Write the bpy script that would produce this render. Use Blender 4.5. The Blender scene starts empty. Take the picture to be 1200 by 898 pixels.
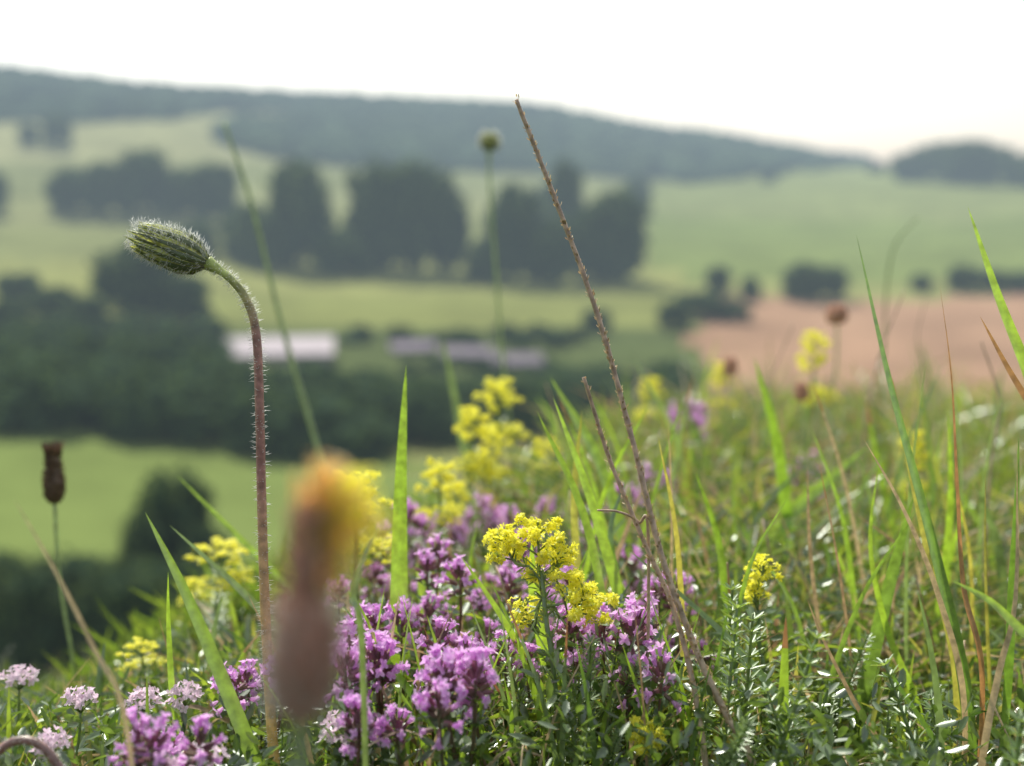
import bpy, math, random
import numpy as np
from mathutils import Vector, Matrix, Quaternion
random.seed(11)
R=random.random
def U(a,b): return a+(b-a)*random.random()
rng=np.random.default_rng(11)
F=1448.0; PITCH=math.radians(9.75); sp,cp=math.sin(PITCH),math.cos(PITCH)
scene=bpy.context.scene
COL=scene.collection

def spot(px,row,d):
    x=(px-600)/F; v=(449-row)/F
    return Vector((d*x,d*(cp+v*sp),d*(-sp+v*cp)))
def proj_np(x,y,z):
    dep=y*cp-z*sp; dep=np.where(dep<1e-4,1e-4,dep)
    return 600+F*x/dep, 449-F*(y*sp+z*cp)/dep

# ------------------------------------------------------------ terrain
PXC=np.array([-300,0,200,400,600,800,1000,1200,1500],float)
RK=np.array([135,150,300,430,550,700,900,1100,1400,1900,3000,7000],float)
ROWS={300:[490,492,500,508,505,500,500,500,500],
430:[398,400,400,402,405,410,425,438,440],
550:[345,345,345,346,350,355,364,370,372],
700:[285,285,286,291,300,306,310,310,310],
900:[212,214,216,236,246,258,262,257,252],
1100:[138,141,145,180,198,216,213,206,200],
1400:[74,78,102,111,120,156,191,203,210]}
AZC=np.arctan((PXC-600)/F)
Zt=np.zeros((len(PXC),len(RK)))
for k,rk in enumerate(RK):
    for i,p in enumerate(PXC):
        if rk==135: Zt[i,k]=-62.5
        elif rk==150: Zt[i,k]=-62
        elif rk in ROWS:
            v=(449-ROWS[rk][i])/F; x=(p-600)/F
            Zt[i,k]=rk*(-sp+v*cp)/math.hypot(x,cp+v*sp)
        elif rk==1900: Zt[i,k]=Zt[i,k-1]*0.7-10
        elif rk==3000: Zt[i,k]=-40
        else: Zt[i,k]=-60
def zfar1(r,az):
    t=np.interp(r,RK,np.arange(len(RK))); i=np.clip(t.astype(int),0,len(RK)-2); f=t-i
    a=np.interp(az,AZC,np.arange(len(AZC))); j=np.clip(a.astype(int),0,len(AZC)-2); g=a-j
    g=g*g*(3-2*g)*.6+g*.4
    return (Zt[j,i]*(1-f)+Zt[j,i+1]*f)*(1-g)+(Zt[j+1,i]*(1-f)+Zt[j+1,i+1]*f)*g
def ground_np(x,y):
    x=np.asarray(x,float); y=np.asarray(y,float)
    r=np.hypot(x,y); az=np.arctan2(x,y); ad=np.degrees(az)
    zf=sum(zfar1(r*k,az) for k in (.93,.965,1,1.035,1.07))/5
    re=np.interp(ad,[-40,-22.5,0,22.5,45],[.42,.5,1.0,2.2,2.6])
    s=np.interp(ad,[-22,0,22],[.06,.06,.11])
    hum=.006*np.sin(x*23+1.3)*np.sin(y*19)+.004*np.sin(x*51)*np.cos(y*47+x*9)
    hum=hum*np.clip((r-.1)*4,0,1)
    a=-.19-s*r+hum
    b=-.19-s*re-.458*(r-re)+hum+.35*np.sin(x*.31+2)*np.sin(y*.23)*np.clip((r-8)/20,0,1)
    k=45.
    near=-np.logaddexp(-k*a,-k*b)/k
    z=np.maximum(near,zf)
    back=-.19+.25*np.minimum(r,120)
    w=np.clip((np.abs(ad)-75)/45,0,1); w=w*w*(3-2*w)
    return z*(1-w)+back*w
def gz(x,y): return float(ground_np(np.array([x]),np.array([y]))[0])

# ------------------------------------------------------------ mesh helpers
class MB:
    def __init__(s): s.v=[]; s.f=[]; s.m=[]
    def add(s,vs,fs,mat=0):
        o=len(s.v); s.v.extend([tuple(v) for v in vs])
        for f in fs: s.f.append(tuple(i+o for i in f)); s.m.append(mat)
    def mesh(s,name,mats,smooth=True,offset=None):
        me=bpy.data.meshes.new(name)
        v=s.v
        if offset is not None:
            v=[(a-offset[0],b-offset[1],c-offset[2]) for a,b,c in v]
        me.from_pydata(v,[],s.f)
        for m in mats: me.materials.append(m)
        me.polygons.foreach_set("material_index",s.m)
        if smooth: me.polygons.foreach_set("use_smooth",[True]*len(s.f))
        me.update(); return me
def link(name,data,parent=None,loc=(0,0,0)):
    o=bpy.data.objects.new(name,data); COL.objects.link(o); o.location=loc
    if parent is not None: o.parent=parent
    return o
def tag(o,label,cat,group=None,kind=None):
    o["label"]=label; o["category"]=cat
    if group: o["group"]=group
    if kind: o["kind"]=kind
def empty(name,loc,label,cat,group=None):
    o=bpy.data.objects.new(name,None); o.empty_display_size=.01; COL.objects.link(o); o.location=loc
    tag(o,label,cat,group); return o
def catmull(P,n=6):
    P=[Vector(p) for p in P]
    if len(P)<3: 
        return [P[0].lerp(P[1],i/n) for i in range(n+1)]
    Q=[P[0]*2-P[1]]+P+[P[-1]*2-P[-2]]
    out=[]
    for i in range(1,len(Q)-2):
        a,b,c,d=Q[i-1],Q[i],Q[i+1],Q[i+2]
        for k in range(n):
            t=k/n
            out.append(.5*((2*b)+(c-a)*t+(2*a-5*b+4*c-d)*t*t+(3*b-a-3*c+d)*t**3))
    out.append(P[-1]); return out
def perp(t):
    a=Vector((0,0,1)) if abs(t.z)<.9 else Vector((1,0,0))
    return t.cross(a).normalized()
def tangents(P):
    T=[]
    for i in range(len(P)):
        a=P[max(0,i-1)]; b=P[min(len(P)-1,i+1)]
        t=(b-a); T.append(t.normalized() if t.length>1e-9 else Vector((0,0,1)))
    return T
def tube(mb,P,rad,n=8,mat=0,jit=0.):
    T=tangents(P); N=perp(T[0]); vs=[]
    for i,p in enumerate(P):
        N=(N-T[i]*N.dot(T[i])).normalized(); B=T[i].cross(N)
        s=i/(len(P)-1); r=rad(s) if callable(rad) else rad
        for k in range(n):
            a=2*math.pi*k/n; rr=r*(1+jit*(R()-.5))
            vs.append(p+N*(rr*math.cos(a))+B*(rr*math.sin(a)))
    m=len(P); fs=[]
    for i in range(m-1):
        for k in range(n):
            fs.append((i*n+k,i*n+(k+1)%n,(i+1)*n+(k+1)%n,(i+1)*n+k))
    fs.append(tuple(range(n))[::-1]); fs.append(tuple((m-1)*n+k for k in range(n)))
    mb.add(vs,fs,mat)
def ribbon(mb,P,w,nrm,fold=.25,mat=0,tipmat=None,tips=.85,twist=0.,wf=None):
    T=tangents(P); vs=[]; m=len(P)
    if wf is None: wf=lambda s:(max(0,1-s**2.3))**.8*(.7+.3*min(1,s*3))
    for i,p in enumerate(P):
        s=i/(m-1)
        side=T[i].cross(nrm)
        if side.length<1e-5: side=perp(T[i])
        side.normalize(); 
        if twist: side=Quaternion(T[i],twist*s)@side
        up=side.cross(T[i]).normalized()
        ww=.5*w*wf(s)
        vs+= [p-side*ww+up*(fold*ww),p,p+side*ww+up*(fold*ww)]
    o0=len(mb.v); mb.v.extend([tuple(v) for v in vs])
    for i in range(m-1):
        o=o0+i*3; mt=tipmat if (tipmat is not None and (i+.5)/(m-1)>tips) else mat
        mb.f+= [(o,o+1,o+4,o+3),(o+1,o+2,o+5,o+4)]; mb.m+=[mt,mt]
def petal(mb,o,d,n,L,W,mat=0,cup=.15,blunt=.75):
    side=d.cross(n)
    if side.length<1e-6: side=perp(d)
    side.normalize(); n=side.cross(d).normalized()
    vs=[o,o+d*(L*.45)-side*(W*.42)+n*(cup*W),o+d*(L*.85)-side*(W*.3*blunt*1.3)+n*(cup*W),o+d*L,
        o+d*(L*.85)+side*(W*.3*blunt*1.3)+n*(cup*W),o+d*(L*.45)+side*(W*.42)+n*(cup*W)]
    mb.add(vs,[(0,3,2,1),(0,5,4,3)],mat)
def hair(mb,o,d,L,r,mat=0,bend=.3):
    a=perp(d); b=d.cross(a); k=a*U(-bend,bend)*L+b*U(-bend,bend)*L
    m1=o+d*(L*.5); tip=o+d*L+k
    vs=[o+a*r,o-a*r*.5+b*r*.87,o-a*r*.5-b*r*.87,m1+a*r*.7,m1-a*r*.35+b*r*.6,m1-a*r*.35-b*r*.6,tip]
    mb.add(vs,[(0,1,4,3),(1,2,5,4),(2,0,3,5),(3,4,6),(4,5,6),(5,3,6)],mat)
def rdir(up=0.):
    while True:
        v=Vector((U(-1,1),U(-1,1),U(-1,1)))
        if .05<v.length<1:
            v.normalize(); v.z+=up; return v.normalized()
def lathe(mb,A,B,prof,Rm,n=20,m=16,mat=0):
    ax=(B-A); P=[A+ax*(i/m) for i in range(m+1)]
    tube(mb,P,lambda s:Rm*prof(s),n,mat)

# ------------------------------------------------------------ materials
def mat_base(name):
    m=bpy.data.materials.new(name); m.use_nodes=True; nt=m.node_tree; nt.nodes.clear()
    out=nt.nodes.new("ShaderNodeOutputMaterial"); return m,nt,out
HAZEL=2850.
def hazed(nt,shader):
    # valley haze painted in: pale blue glow mixed into surfaces with distance
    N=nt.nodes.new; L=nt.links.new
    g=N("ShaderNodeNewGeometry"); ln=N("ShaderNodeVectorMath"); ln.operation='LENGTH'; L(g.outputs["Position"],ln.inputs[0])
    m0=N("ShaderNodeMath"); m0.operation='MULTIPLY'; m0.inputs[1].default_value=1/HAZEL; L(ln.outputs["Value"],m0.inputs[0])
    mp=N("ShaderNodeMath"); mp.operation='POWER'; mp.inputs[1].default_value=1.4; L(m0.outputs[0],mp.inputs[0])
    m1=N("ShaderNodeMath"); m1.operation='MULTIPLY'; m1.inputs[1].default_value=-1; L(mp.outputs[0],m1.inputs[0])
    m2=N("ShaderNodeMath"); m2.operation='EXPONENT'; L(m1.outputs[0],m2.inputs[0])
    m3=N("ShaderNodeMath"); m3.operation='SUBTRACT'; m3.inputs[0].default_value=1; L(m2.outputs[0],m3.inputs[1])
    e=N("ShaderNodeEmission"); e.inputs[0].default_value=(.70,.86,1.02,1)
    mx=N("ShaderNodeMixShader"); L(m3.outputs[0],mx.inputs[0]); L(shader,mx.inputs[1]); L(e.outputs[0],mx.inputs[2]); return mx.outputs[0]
def leafmat(name,cols,trans=.4,gloss=.08,nscale=250.,rough=.45,nvar=.35,tcol=None,haze=False):
    if len(cols)==1: cols=[cols[0],tuple(c*1.12 for c in cols[0])]
    m,nt,out=mat_base(name); N=nt.nodes.new; L=nt.links.new
    g=N("ShaderNodeNewGeometry"); oi=N("ShaderNodeObjectInfo")
    ad=N("ShaderNodeMath"); ad.operation='ADD'; fr=N("ShaderNodeMath"); fr.operation='FRACT'
    L(g.outputs["Random Per Island"],ad.inputs[0]); L(oi.outputs["Random"],ad.inputs[1]); L(ad.outputs[0],fr.inputs[0])
    cr=N("ShaderNodeValToRGB"); e=cr.color_ramp.elements
    while len(e)<len(cols): e.new(.5)
    for i,c in enumerate(cols): e[i].position=i/max(1,len(cols)-1); e[i].color=(*c,1)
    L(fr.outputs[0],cr.inputs[0])
    tc=N("ShaderNodeTexCoord"); nz=N("ShaderNodeTexNoise"); nz.inputs["Scale"].default_value=nscale; nz.inputs["Detail"].default_value=3
    L(tc.outputs["Object"],nz.inputs["Vector"])
    mr=N("ShaderNodeMapRange"); mr.inputs[1].default_value=.3; mr.inputs[2].default_value=.7
    mr.inputs[3].default_value=1-nvar; mr.inputs[4].default_value=1+nvar; L(nz.outputs["Fac"],mr.inputs[0])
    mx=N("ShaderNodeVectorMath"); mx.operation='SCALE'; L(cr.outputs[0],mx.inputs[0]); L(mr.outputs[0],mx.inputs["Scale"])
    d=N("ShaderNodeBsdfDiffuse"); L(mx.outputs[0],d.inputs["Color"]); res=d.outputs[0]
    if trans>0:
        t=N("ShaderNodeBsdfTranslucent")
        tm=N("ShaderNodeVectorMath"); tm.operation='MULTIPLY'; tm.inputs[1].default_value=tcol or (2.1,1.9,.8)
        L(mx.outputs[0],tm.inputs[0]); L(tm.outputs[0],t.inputs["Color"])
        m1=N("ShaderNodeMixShader"); m1.inputs[0].default_value=trans; L(res,m1.inputs[1]); L(t.outputs[0],m1.inputs[2]); res=m1.outputs[0]
    if gloss>0:
        gl=N("ShaderNodeBsdfGlossy"); gl.inputs["Roughness"].default_value=rough; gl.inputs["Color"].default_value=(.95,1,.92,1)
        m2=N("ShaderNodeMixShader"); m2.inputs[0].default_value=gloss; L(res,m2.inputs[1]); L(gl.outputs[0],m2.inputs[2]); res=m2.outputs[0]
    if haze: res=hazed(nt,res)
    L(res,out.inputs[0]); return m
G_BLADE=leafmat("grass_green",[(.07,.15,.025),(.12,.23,.045),(.17,.28,.055),(.09,.18,.055)],.52,.14,300,rough=.3)
G_BRIGHT=leafmat("grass_bright",[(.16,.29,.04),(.24,.38,.06)],.6,.11,300,rough=.32)
G_TURF=leafmat("turf_green",[(.035,.08,.02),(.11,.18,.035),(.22,.32,.055),(.07,.13,.04),(.36,.36,.12)],.52,.15,200,rough=.3)
G_SLOPE=leafmat("slope_green",[(.09,.16,.035),(.13,.21,.045),(.17,.24,.06)],.45,.05,200)
G_BLUE=leafmat("grass_grey_green",[(.13,.21,.11),(.17,.26,.13)],.45,.14,300,rough=.35)
DRY=leafmat("dry_straw",[(.48,.36,.21),(.68,.56,.36),(.34,.22,.13),(.55,.47,.30)],.35,.09,400,tcol=(1.3,1.15,.9))
RUST=leafmat("rusty_blade",[(.36,.20,.10),(.44,.28,.12),(.30,.16,.09)],.42,.07,300,tcol=(1.45,1.1,.75))
STRAWY=leafmat("yellowing_blade",[(.46,.42,.10),(.36,.40,.09)],.5,.08,300,tcol=(1.5,1.4,.8))
STEMG=leafmat("stem_green",[(.16,.25,.08),(.22,.3,.1)],.3,.10,300)
STEMPALE=leafmat("stem_pale_green",[(.40,.50,.27),(.44,.52,.30)],.4,.08,300,tcol=(1.3,1.3,.95))
STEMRED=leafmat("stem_reddish",[(.20,.10,.07),(.16,.14,.07)],.2,.08,300)
THLEAF=leafmat("small_leaf",[(.035,.08,.02),(.08,.14,.04),(.14,.23,.065)],.42,.14,400,rough=.38)
BSLEAF=leafmat("bedstraw_leaf",[(.12,.21,.07),(.18,.28,.10),(.24,.34,.14)],.42,.12,400)
PURPLE=leafmat("thyme_petal",[(.88,.58,.90),(.93,.70,.93),(.80,.46,.84),(.95,.80,.95)],.5,.02,500,tcol=(1.1,.93,1.08),nvar=.10)
PALEP=leafmat("pale_pink_petal",[(.90,.74,.83),(.92,.82,.88),(.88,.68,.79)],.5,.03,500,tcol=(1.05,1.0,1.05),nvar=.05)
CALYX=leafmat("thyme_calyx",[(.36,.15,.24),(.24,.19,.12),(.42,.19,.28)],.4,.05,500,tcol=(1.3,.85,1.0))
YEL=leafmat("bedstraw_petal",[(.97,.92,.10),(.98,.95,.18),(.94,.89,.08),(.98,.95,.28)],.52,.03,600,tcol=(1.15,1.15,.85),nvar=.04)
YBUD=leafmat("bedstraw_flower_bud",[(.76,.78,.14),(.82,.82,.16)],.4,.05,600,tcol=(1.3,1.3,.8))
BRACT=leafmat("bract_dark_green",[(.09,.125,.035),(.13,.165,.045),(.07,.10,.03)],.2,.10,500)
BRACTE=leafmat("bract_pale_edge",[(.68,.72,.20),(.74,.74,.26)],.45,.06,500,tcol=(1.3,1.3,.8))
HAIR=leafmat("plant_hair",[(.97,.97,.95),(.95,.95,.92)],.55,.16,100,nvar=.0,tcol=(1.02,1.02,1))
BROWNH=leafmat("brown_head",[(.50,.33,.26),(.58,.40,.32),(.40,.25,.20)],.4,.04,500,tcol=(1.15,.97,.95))
DARKH=leafmat("dark_brown_head",[(.16,.10,.07),(.2,.13,.085)],.2,.04,500,tcol=(1.1,.95,.9))
ORANGE=leafmat("withered_floret",[(.93,.72,.36),(.95,.80,.40),(.86,.58,.26)],.52,.03,500,tcol=(1.12,1.03,.85))
PINKBR=leafmat("faded_clover",[(.68,.48,.38),(.74,.56,.44)],.45,.04,500,tcol=(1.1,1,1))
CURL=leafmat("purple_brown_stem",[(.34,.17,.15),(.38,.20,.18)],.2,.12,300,tcol=(1.2,.9,.9))
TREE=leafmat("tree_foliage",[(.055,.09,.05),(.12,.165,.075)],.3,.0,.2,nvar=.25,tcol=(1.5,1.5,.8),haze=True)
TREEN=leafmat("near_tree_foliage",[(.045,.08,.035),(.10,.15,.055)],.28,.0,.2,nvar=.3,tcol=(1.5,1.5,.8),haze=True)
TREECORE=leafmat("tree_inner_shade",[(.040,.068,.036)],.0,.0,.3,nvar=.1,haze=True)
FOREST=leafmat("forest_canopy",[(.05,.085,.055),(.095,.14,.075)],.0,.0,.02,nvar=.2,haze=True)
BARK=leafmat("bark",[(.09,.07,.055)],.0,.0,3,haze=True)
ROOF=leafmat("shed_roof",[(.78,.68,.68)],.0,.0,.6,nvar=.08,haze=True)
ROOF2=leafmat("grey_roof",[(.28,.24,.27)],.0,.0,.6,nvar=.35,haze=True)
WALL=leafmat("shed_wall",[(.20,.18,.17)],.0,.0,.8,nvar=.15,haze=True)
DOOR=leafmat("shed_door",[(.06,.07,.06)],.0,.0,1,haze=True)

def gradstem(name,stops,z0,z1):
    m,nt,out=mat_base(name); N=nt.nodes.new; L=nt.links.new
    g=N("ShaderNodeNewGeometry"); sx=N("ShaderNodeSeparateXYZ"); L(g.outputs["Position"],sx.inputs[0])
    mr=N("ShaderNodeMapRange"); mr.inputs[1].default_value=z0; mr.inputs[2].default_value=z1; L(sx.outputs[2],mr.inputs[0])
    nz=N("ShaderNodeTexNoise"); nz.inputs["Scale"].default_value=350; nz.inputs["Detail"].default_value=4; L(g.outputs["Position"],nz.inputs["Vector"])
    cr=N("ShaderNodeValToRGB"); e=cr.color_ramp.elements
    while len(e)<len(stops): e.new(.5)
    for i,(p,c) in enumerate(stops): e[i].position=p; e[i].color=(*c,1)
    L(mr.outputs[0],cr.inputs[0])
    mm=N("ShaderNodeMapRange"); mm.inputs[1].default_value=.3; mm.inputs[2].default_value=.7; mm.inputs[3].default_value=.6; mm.inputs[4].default_value=1.4; L(nz.outputs["Fac"],mm.inputs[0])
    mx=N("ShaderNodeVectorMath"); mx.operation='SCALE'; L(cr.outputs[0],mx.inputs[0]); L(mm.outputs[0],mx.inputs["Scale"])
    b=N("ShaderNodeBsdfPrincipled"); b.inputs["Roughness"].default_value=.4; L(mx.outputs[0],b.inputs["Base Color"])
    bp=N("ShaderNodeBump"); bp.inputs["Strength"].default_value=.5; bp.inputs["Distance"].default_value=.0004; L(nz.outputs["Fac"],bp.inputs["Height"]); L(bp.outputs[0],b.inputs["Normal"])
    L(b.outputs[0],out.inputs[0]); return m
BUDSTEM=gradstem("bud_stem",[(0,(.80,.55,.15)),(.45,(.60,.38,.18)),(.6,(.44,.22,.19)),(.86,(.42,.22,.19)),(.97,(.44,.50,.17)),(1,(.50,.60,.18))],-.2,-.028)
DEADST=gradstem("dead_stem",[(0,(.66,.52,.36)),(.5,(.54,.38,.27)),(1,(.55,.40,.29))],-.2,.02)

# ------------------------------------------------------------ ground
fine=np.radians(np.arange(-34,34.01,.2)); coarse=np.radians(np.arange(38,323,4.))
AZ=np.concatenate([fine,coarse]); RR=np.geomspace(.04,6500,430)
nA,nR=len(AZ),len(RR)
rr,aa=np.meshgrid(RR,AZ,indexing='ij')
X=rr*np.sin(aa); Y=rr*np.cos(aa); Z=ground_np(X.ravel(),Y.ravel()).reshape(X.shape)
azw=np.arctan2(X,Y)
px,row=proj_np(X,Y,Z)
px=np.where(np.abs(azw)<1.2,600+F*np.tan(np.clip(azw,-1.2,1.2)),3000*np.sign(azw))
C=np.zeros(X.shape+(3,)); C[:]=(.22,.235,.082)
def setc(mask,c): C[mask]=c
wob=12*np.sin(px*.013+1)+5*np.sin(px*.041)
setc((rr>600)&(row<300+wob*.4),(.185,.205,.078))
setc((rr>700)&(row<262-.02*(px-300)),(.22,.235,.10))
setc((rr>760)&(row<228+wob*.3)&(px<760),(.185,.205,.085))
setc((rr>850)&(row<190)&(px<420),(.27,.275,.13))
setc((px>760)&(row<330)&(rr>560),(.16,.20,.062))
setc((px>760)&(row<258+wob*.2)&(rr>700),(.19,.22,.08))
setc((rr>480)&(row>318+wob*.3)&(row<345)&(px<800),(.23,.245,.082))
setc((rr>420)&(row>=345)&(row<385)&(px<790),(.19,.21,.066))
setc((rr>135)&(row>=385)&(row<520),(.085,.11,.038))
setc((rr>140)&(rr<330)&(row>492+.1*px)&(px<520),(.165,.215,.06))
edge=14*np.sin(row*.09)+9*np.sin(row*.23+1)
setc((px>812+(row-350)*.2+edge)&(row>348+wob*.25)&(row<480)&(rr>200),(.32,.20,.125))
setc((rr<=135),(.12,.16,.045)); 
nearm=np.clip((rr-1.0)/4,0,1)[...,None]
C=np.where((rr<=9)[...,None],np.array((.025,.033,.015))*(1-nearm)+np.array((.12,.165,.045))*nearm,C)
def lower1(p): return np.interp(p,[-400,0,190,250,380,410],[138,140,141,130,129,142])
def is_forest(p,rw,r):
    a=(r>1000)&(p<405)&(rw<lower1(p))
    up=np.interp(p,[262,330,400],[150,146,115]); lo=np.interp(p,[262,300,400,600,800,1000],[165,180,193,200,212,192])
    b=(r>930)&(p>262)&(p<1015)&(rw>up-0)&(rw<lo)
    c=(r>1000)&(p>=395)&(p<1015)&(rw<lo)
    return (a|b|c)&(r<1500)
FM=is_forest(px,row,rr); C[FM]=(.06,.08,.05)
nse=.5+.5*np.sin(X*.05+np.sin(Y*.033)*2)*np.sin(Y*.041+X*.02)
C*= (0.9+.2*nse)[...,None]
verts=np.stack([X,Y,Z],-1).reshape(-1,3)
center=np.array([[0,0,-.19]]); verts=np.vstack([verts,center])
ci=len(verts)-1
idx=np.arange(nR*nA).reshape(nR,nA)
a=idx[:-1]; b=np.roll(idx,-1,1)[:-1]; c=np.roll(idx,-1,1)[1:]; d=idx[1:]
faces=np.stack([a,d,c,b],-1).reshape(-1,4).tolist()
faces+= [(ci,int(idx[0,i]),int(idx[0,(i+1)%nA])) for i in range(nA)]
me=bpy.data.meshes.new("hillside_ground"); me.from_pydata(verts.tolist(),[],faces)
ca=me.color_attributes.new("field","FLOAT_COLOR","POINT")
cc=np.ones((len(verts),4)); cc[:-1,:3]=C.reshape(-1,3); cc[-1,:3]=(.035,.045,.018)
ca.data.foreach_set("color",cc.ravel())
me.polygons.foreach_set("use_smooth",[True]*len(me.polygons))
m,nt,out=mat_base("fields_and_turf"); N=nt.nodes.new; L=nt.links.new
at=N("ShaderNodeAttribute"); at.attribute_name="field"
g=N("ShaderNodeNewGeometry")
n1=N("ShaderNodeTexNoise"); n1.inputs["Scale"].default_value=.035; n1.inputs["Detail"].default_value=7; n1.inputs["Roughness"].default_value=.65; L(g.outputs["Position"],n1.inputs["Vector"])
n2=N("ShaderNodeTexNoise"); n2.inputs["Scale"].default_value=40; n2.inputs["Detail"].default_value=6; L(g.outputs["Position"],n2.inputs["Vector"])
mul=N("ShaderNodeMath"); mul.operation='ADD'; L(n1.outputs["Fac"],mul.inputs[0]); L(n2.outputs["Fac"],mul.inputs[1])
mr=N("ShaderNodeMapRange"); mr.inputs[1].default_value=.65; mr.inputs[2].default_value=1.35; mr.inputs[3].default_value=.66; mr.inputs[4].default_value=1.34; L(mul.outputs[0],mr.inputs[0])
sc=N("ShaderNodeVectorMath"); sc.operation='SCALE'; L(at.outputs["Color"],sc.inputs[0]); L(mr.outputs[0],sc.inputs["Scale"])
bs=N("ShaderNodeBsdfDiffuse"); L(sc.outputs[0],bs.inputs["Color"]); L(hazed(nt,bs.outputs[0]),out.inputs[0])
me.materials.append(m); me.update()
gr=link("hillside_ground",me); tag(gr,"chalk hillside dropping to a valley of green fields","ground",kind="structure")

# ------------------------------------------------------------ trees
def ico(sub=1):
    import bmesh
    bm=bmesh.new(); bmesh.ops.create_icosphere(bm,subdivisions=sub,radius=1)
    v=np.array([list(x.co) for x in bm.verts]); f=[[q.index for q in p.verts] for p in bm.faces]; bm.free(); return v,f
I1=ico(2); I0=ico(1)
def crown(seed,nl,leafn,wid=.45,low=.22,ls=.035):
    rs=np.random.default_rng(seed); mb=MB()
    lobes=[]
    for i in range(nl):
        t=(i+.5)/nl; ang=i*2.4+rs.random(); lr=wid*(.28+.2*rs.random())
        zz=low+lr*.6+(1-low-1.35*lr)*t
        rad=(wid-lr*.7)*math.sqrt(max(.05,1-((t-.45)/.78)**2))*(.6+.45*rs.random())
        if t>.92: rad*=.6
        lobes.append((np.array([rad*math.cos(ang),rad*math.sin(ang),zz]),lr))
    for c_,r_ in lobes:
        v=I0[0]*(r_*.8)*(1+.12*rs.standard_normal((len(I0[0]),1)))+c_
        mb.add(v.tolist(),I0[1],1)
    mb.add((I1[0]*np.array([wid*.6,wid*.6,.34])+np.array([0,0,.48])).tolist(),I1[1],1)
    for k in range(leafn):
        c_,r_=lobes[rs.integers(len(lobes))]
        u=rs.standard_normal(3); u/=np.linalg.norm(u)
        p=c_+u*r_*(.76+.36*rs.random())
        nn=u+.45*rs.standard_normal(3); nn/=np.linalg.norm(nn)
        a_=np.cross(nn,rs.standard_normal(3)); a_/=np.linalg.norm(a_)+1e-9; b_=np.cross(nn,a_)
        s_=ls*(.6+.8*rs.random())
        mb.add([(p+a_*s_).tolist(),(p+b_*s_*.8).tolist(),(p-a_*s_).tolist(),(p-b_*s_*.8).tolist()],[(0,1,2,3)],0)
    tk=MB()
    top=Vector((.01,0,.55)); tube(tk,catmull([(0,0,-.03),(.004,0,.15),(0,.01,.35),top],4),lambda s:.03*(1-.7*s)+.008*(s<.05),8)
    for i in range(6):
        an=rs.random()*6.28; z0=.2+.25*rs.random()
        tube(tk,[Vector((0,0,z0)),Vector((.12*math.cos(an),.12*math.sin(an),z0+.12)),Vector((.24*math.cos(an),.24*math.sin(an),z0+.26))],lambda s:.012*(1-.7*s),5)
    return mb,tk
treeT=[]; crowns=[]
for s_ in range(5):
    cb,tk=crown(s_+3,24+s_,1900,.47+.02*(s_%3),.02+.04*(s_%2),.036)
    crowns.append(cb)
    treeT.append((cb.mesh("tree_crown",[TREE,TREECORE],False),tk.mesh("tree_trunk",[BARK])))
def hit(p,rw,rmin=140,rmax=1390):
    rs=np.geomspace(rmin,rmax,900); az=math.atan((p-600)/F)
    x=rs*math.sin(az); y=rs*math.cos(az); z=ground_np(x,y); _,rows=proj_np(x,y,z)
    k=np.where(rows<=rw)[0]; i=k[0] if len(k) else len(rs)-1
    return Vector((x[i],y[i],z[i])),rs[i]
def add_tree(p,base,wpx,top,label="dark rounded broadleaf tree standing in a pasture",group="trees scattered over the fields"):
    P,r=hit(p,base); h=(base-top)/F*r*1.0; w=wpx/F*r
    t=random.randrange(5); cr_,tk_=treeT[t]
    e=empty("broadleaf_tree",P,label,"tree",group); e.rotation_euler=(0,0,U(0,6.28))
    sw=w*1.0; e.scale=(sw,sw,h)
    link("crown",cr_,e); link("trunk",tk_,e)
for a_ in [(95,250,66,200),(132,252,60,194),(172,252,84,180),(222,256,60,200),(255,262,60,193),(78,172,36,138),(3,252,26,205),(45,170,25,147),
 (355,314,84,190),(320,316,56,250),(300,310,60,240),(446,316,84,192),(492,318,92,192),(528,320,50,222),(402,322,76,270),(290,304,66,250),(430,316,60,240),(165,374,110,288),(215,378,70,322),(470,318,80,200),
 (600,330,78,216),(568,332,50,278),(645,334,70,256),(722,330,82,224),(690,330,60,244),(662,300,46,190),(745,250,34,209),(640,262,30,215),(705,330,60,232),
 (820,374,66,342),(842,346,34,312),(880,352,26,324),(940,352,52,308),(972,352,50,314),(790,386,44,352),(700,390,36,362),(1080,342,28,322),(1130,342,40,312),(1165,342,36,318),(1195,342,40,320),(860,376,46,352),
 (1060,212,50,180),(1092,212,60,170),(1112,213,60,169),(1130,215,64,168),(1160,215,56,175),(1190,217,54,184),(1215,222,54,190),(1020,203,24,190),(897,214,20,203),
 (20,352,56,322),(60,372,56,338),(100,382,56,348),(10,385,50,352),(232,304,54,262)]:
    add_tree(*a_)
add_tree(192,710,96,545,"tall grey-green tree at the meadow's lower edge")
add_tree(160,720,90,590,"tall grey-green tree at the meadow's lower edge")
add_tree(225,725,80,610,"tall grey-green tree at the meadow's lower edge")
for a_ in [(-30,775,130,652),(20,775,120,655),(75,770,115,650),(130,780,120,655),(185,785,120,650),(240,785,120,645),(295,795,125,660),(350,795,110,645)]:
    add_tree(*a_,label="dense dark bush in a hedge below the meadow",group="bushes in the lower hedge")
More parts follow.
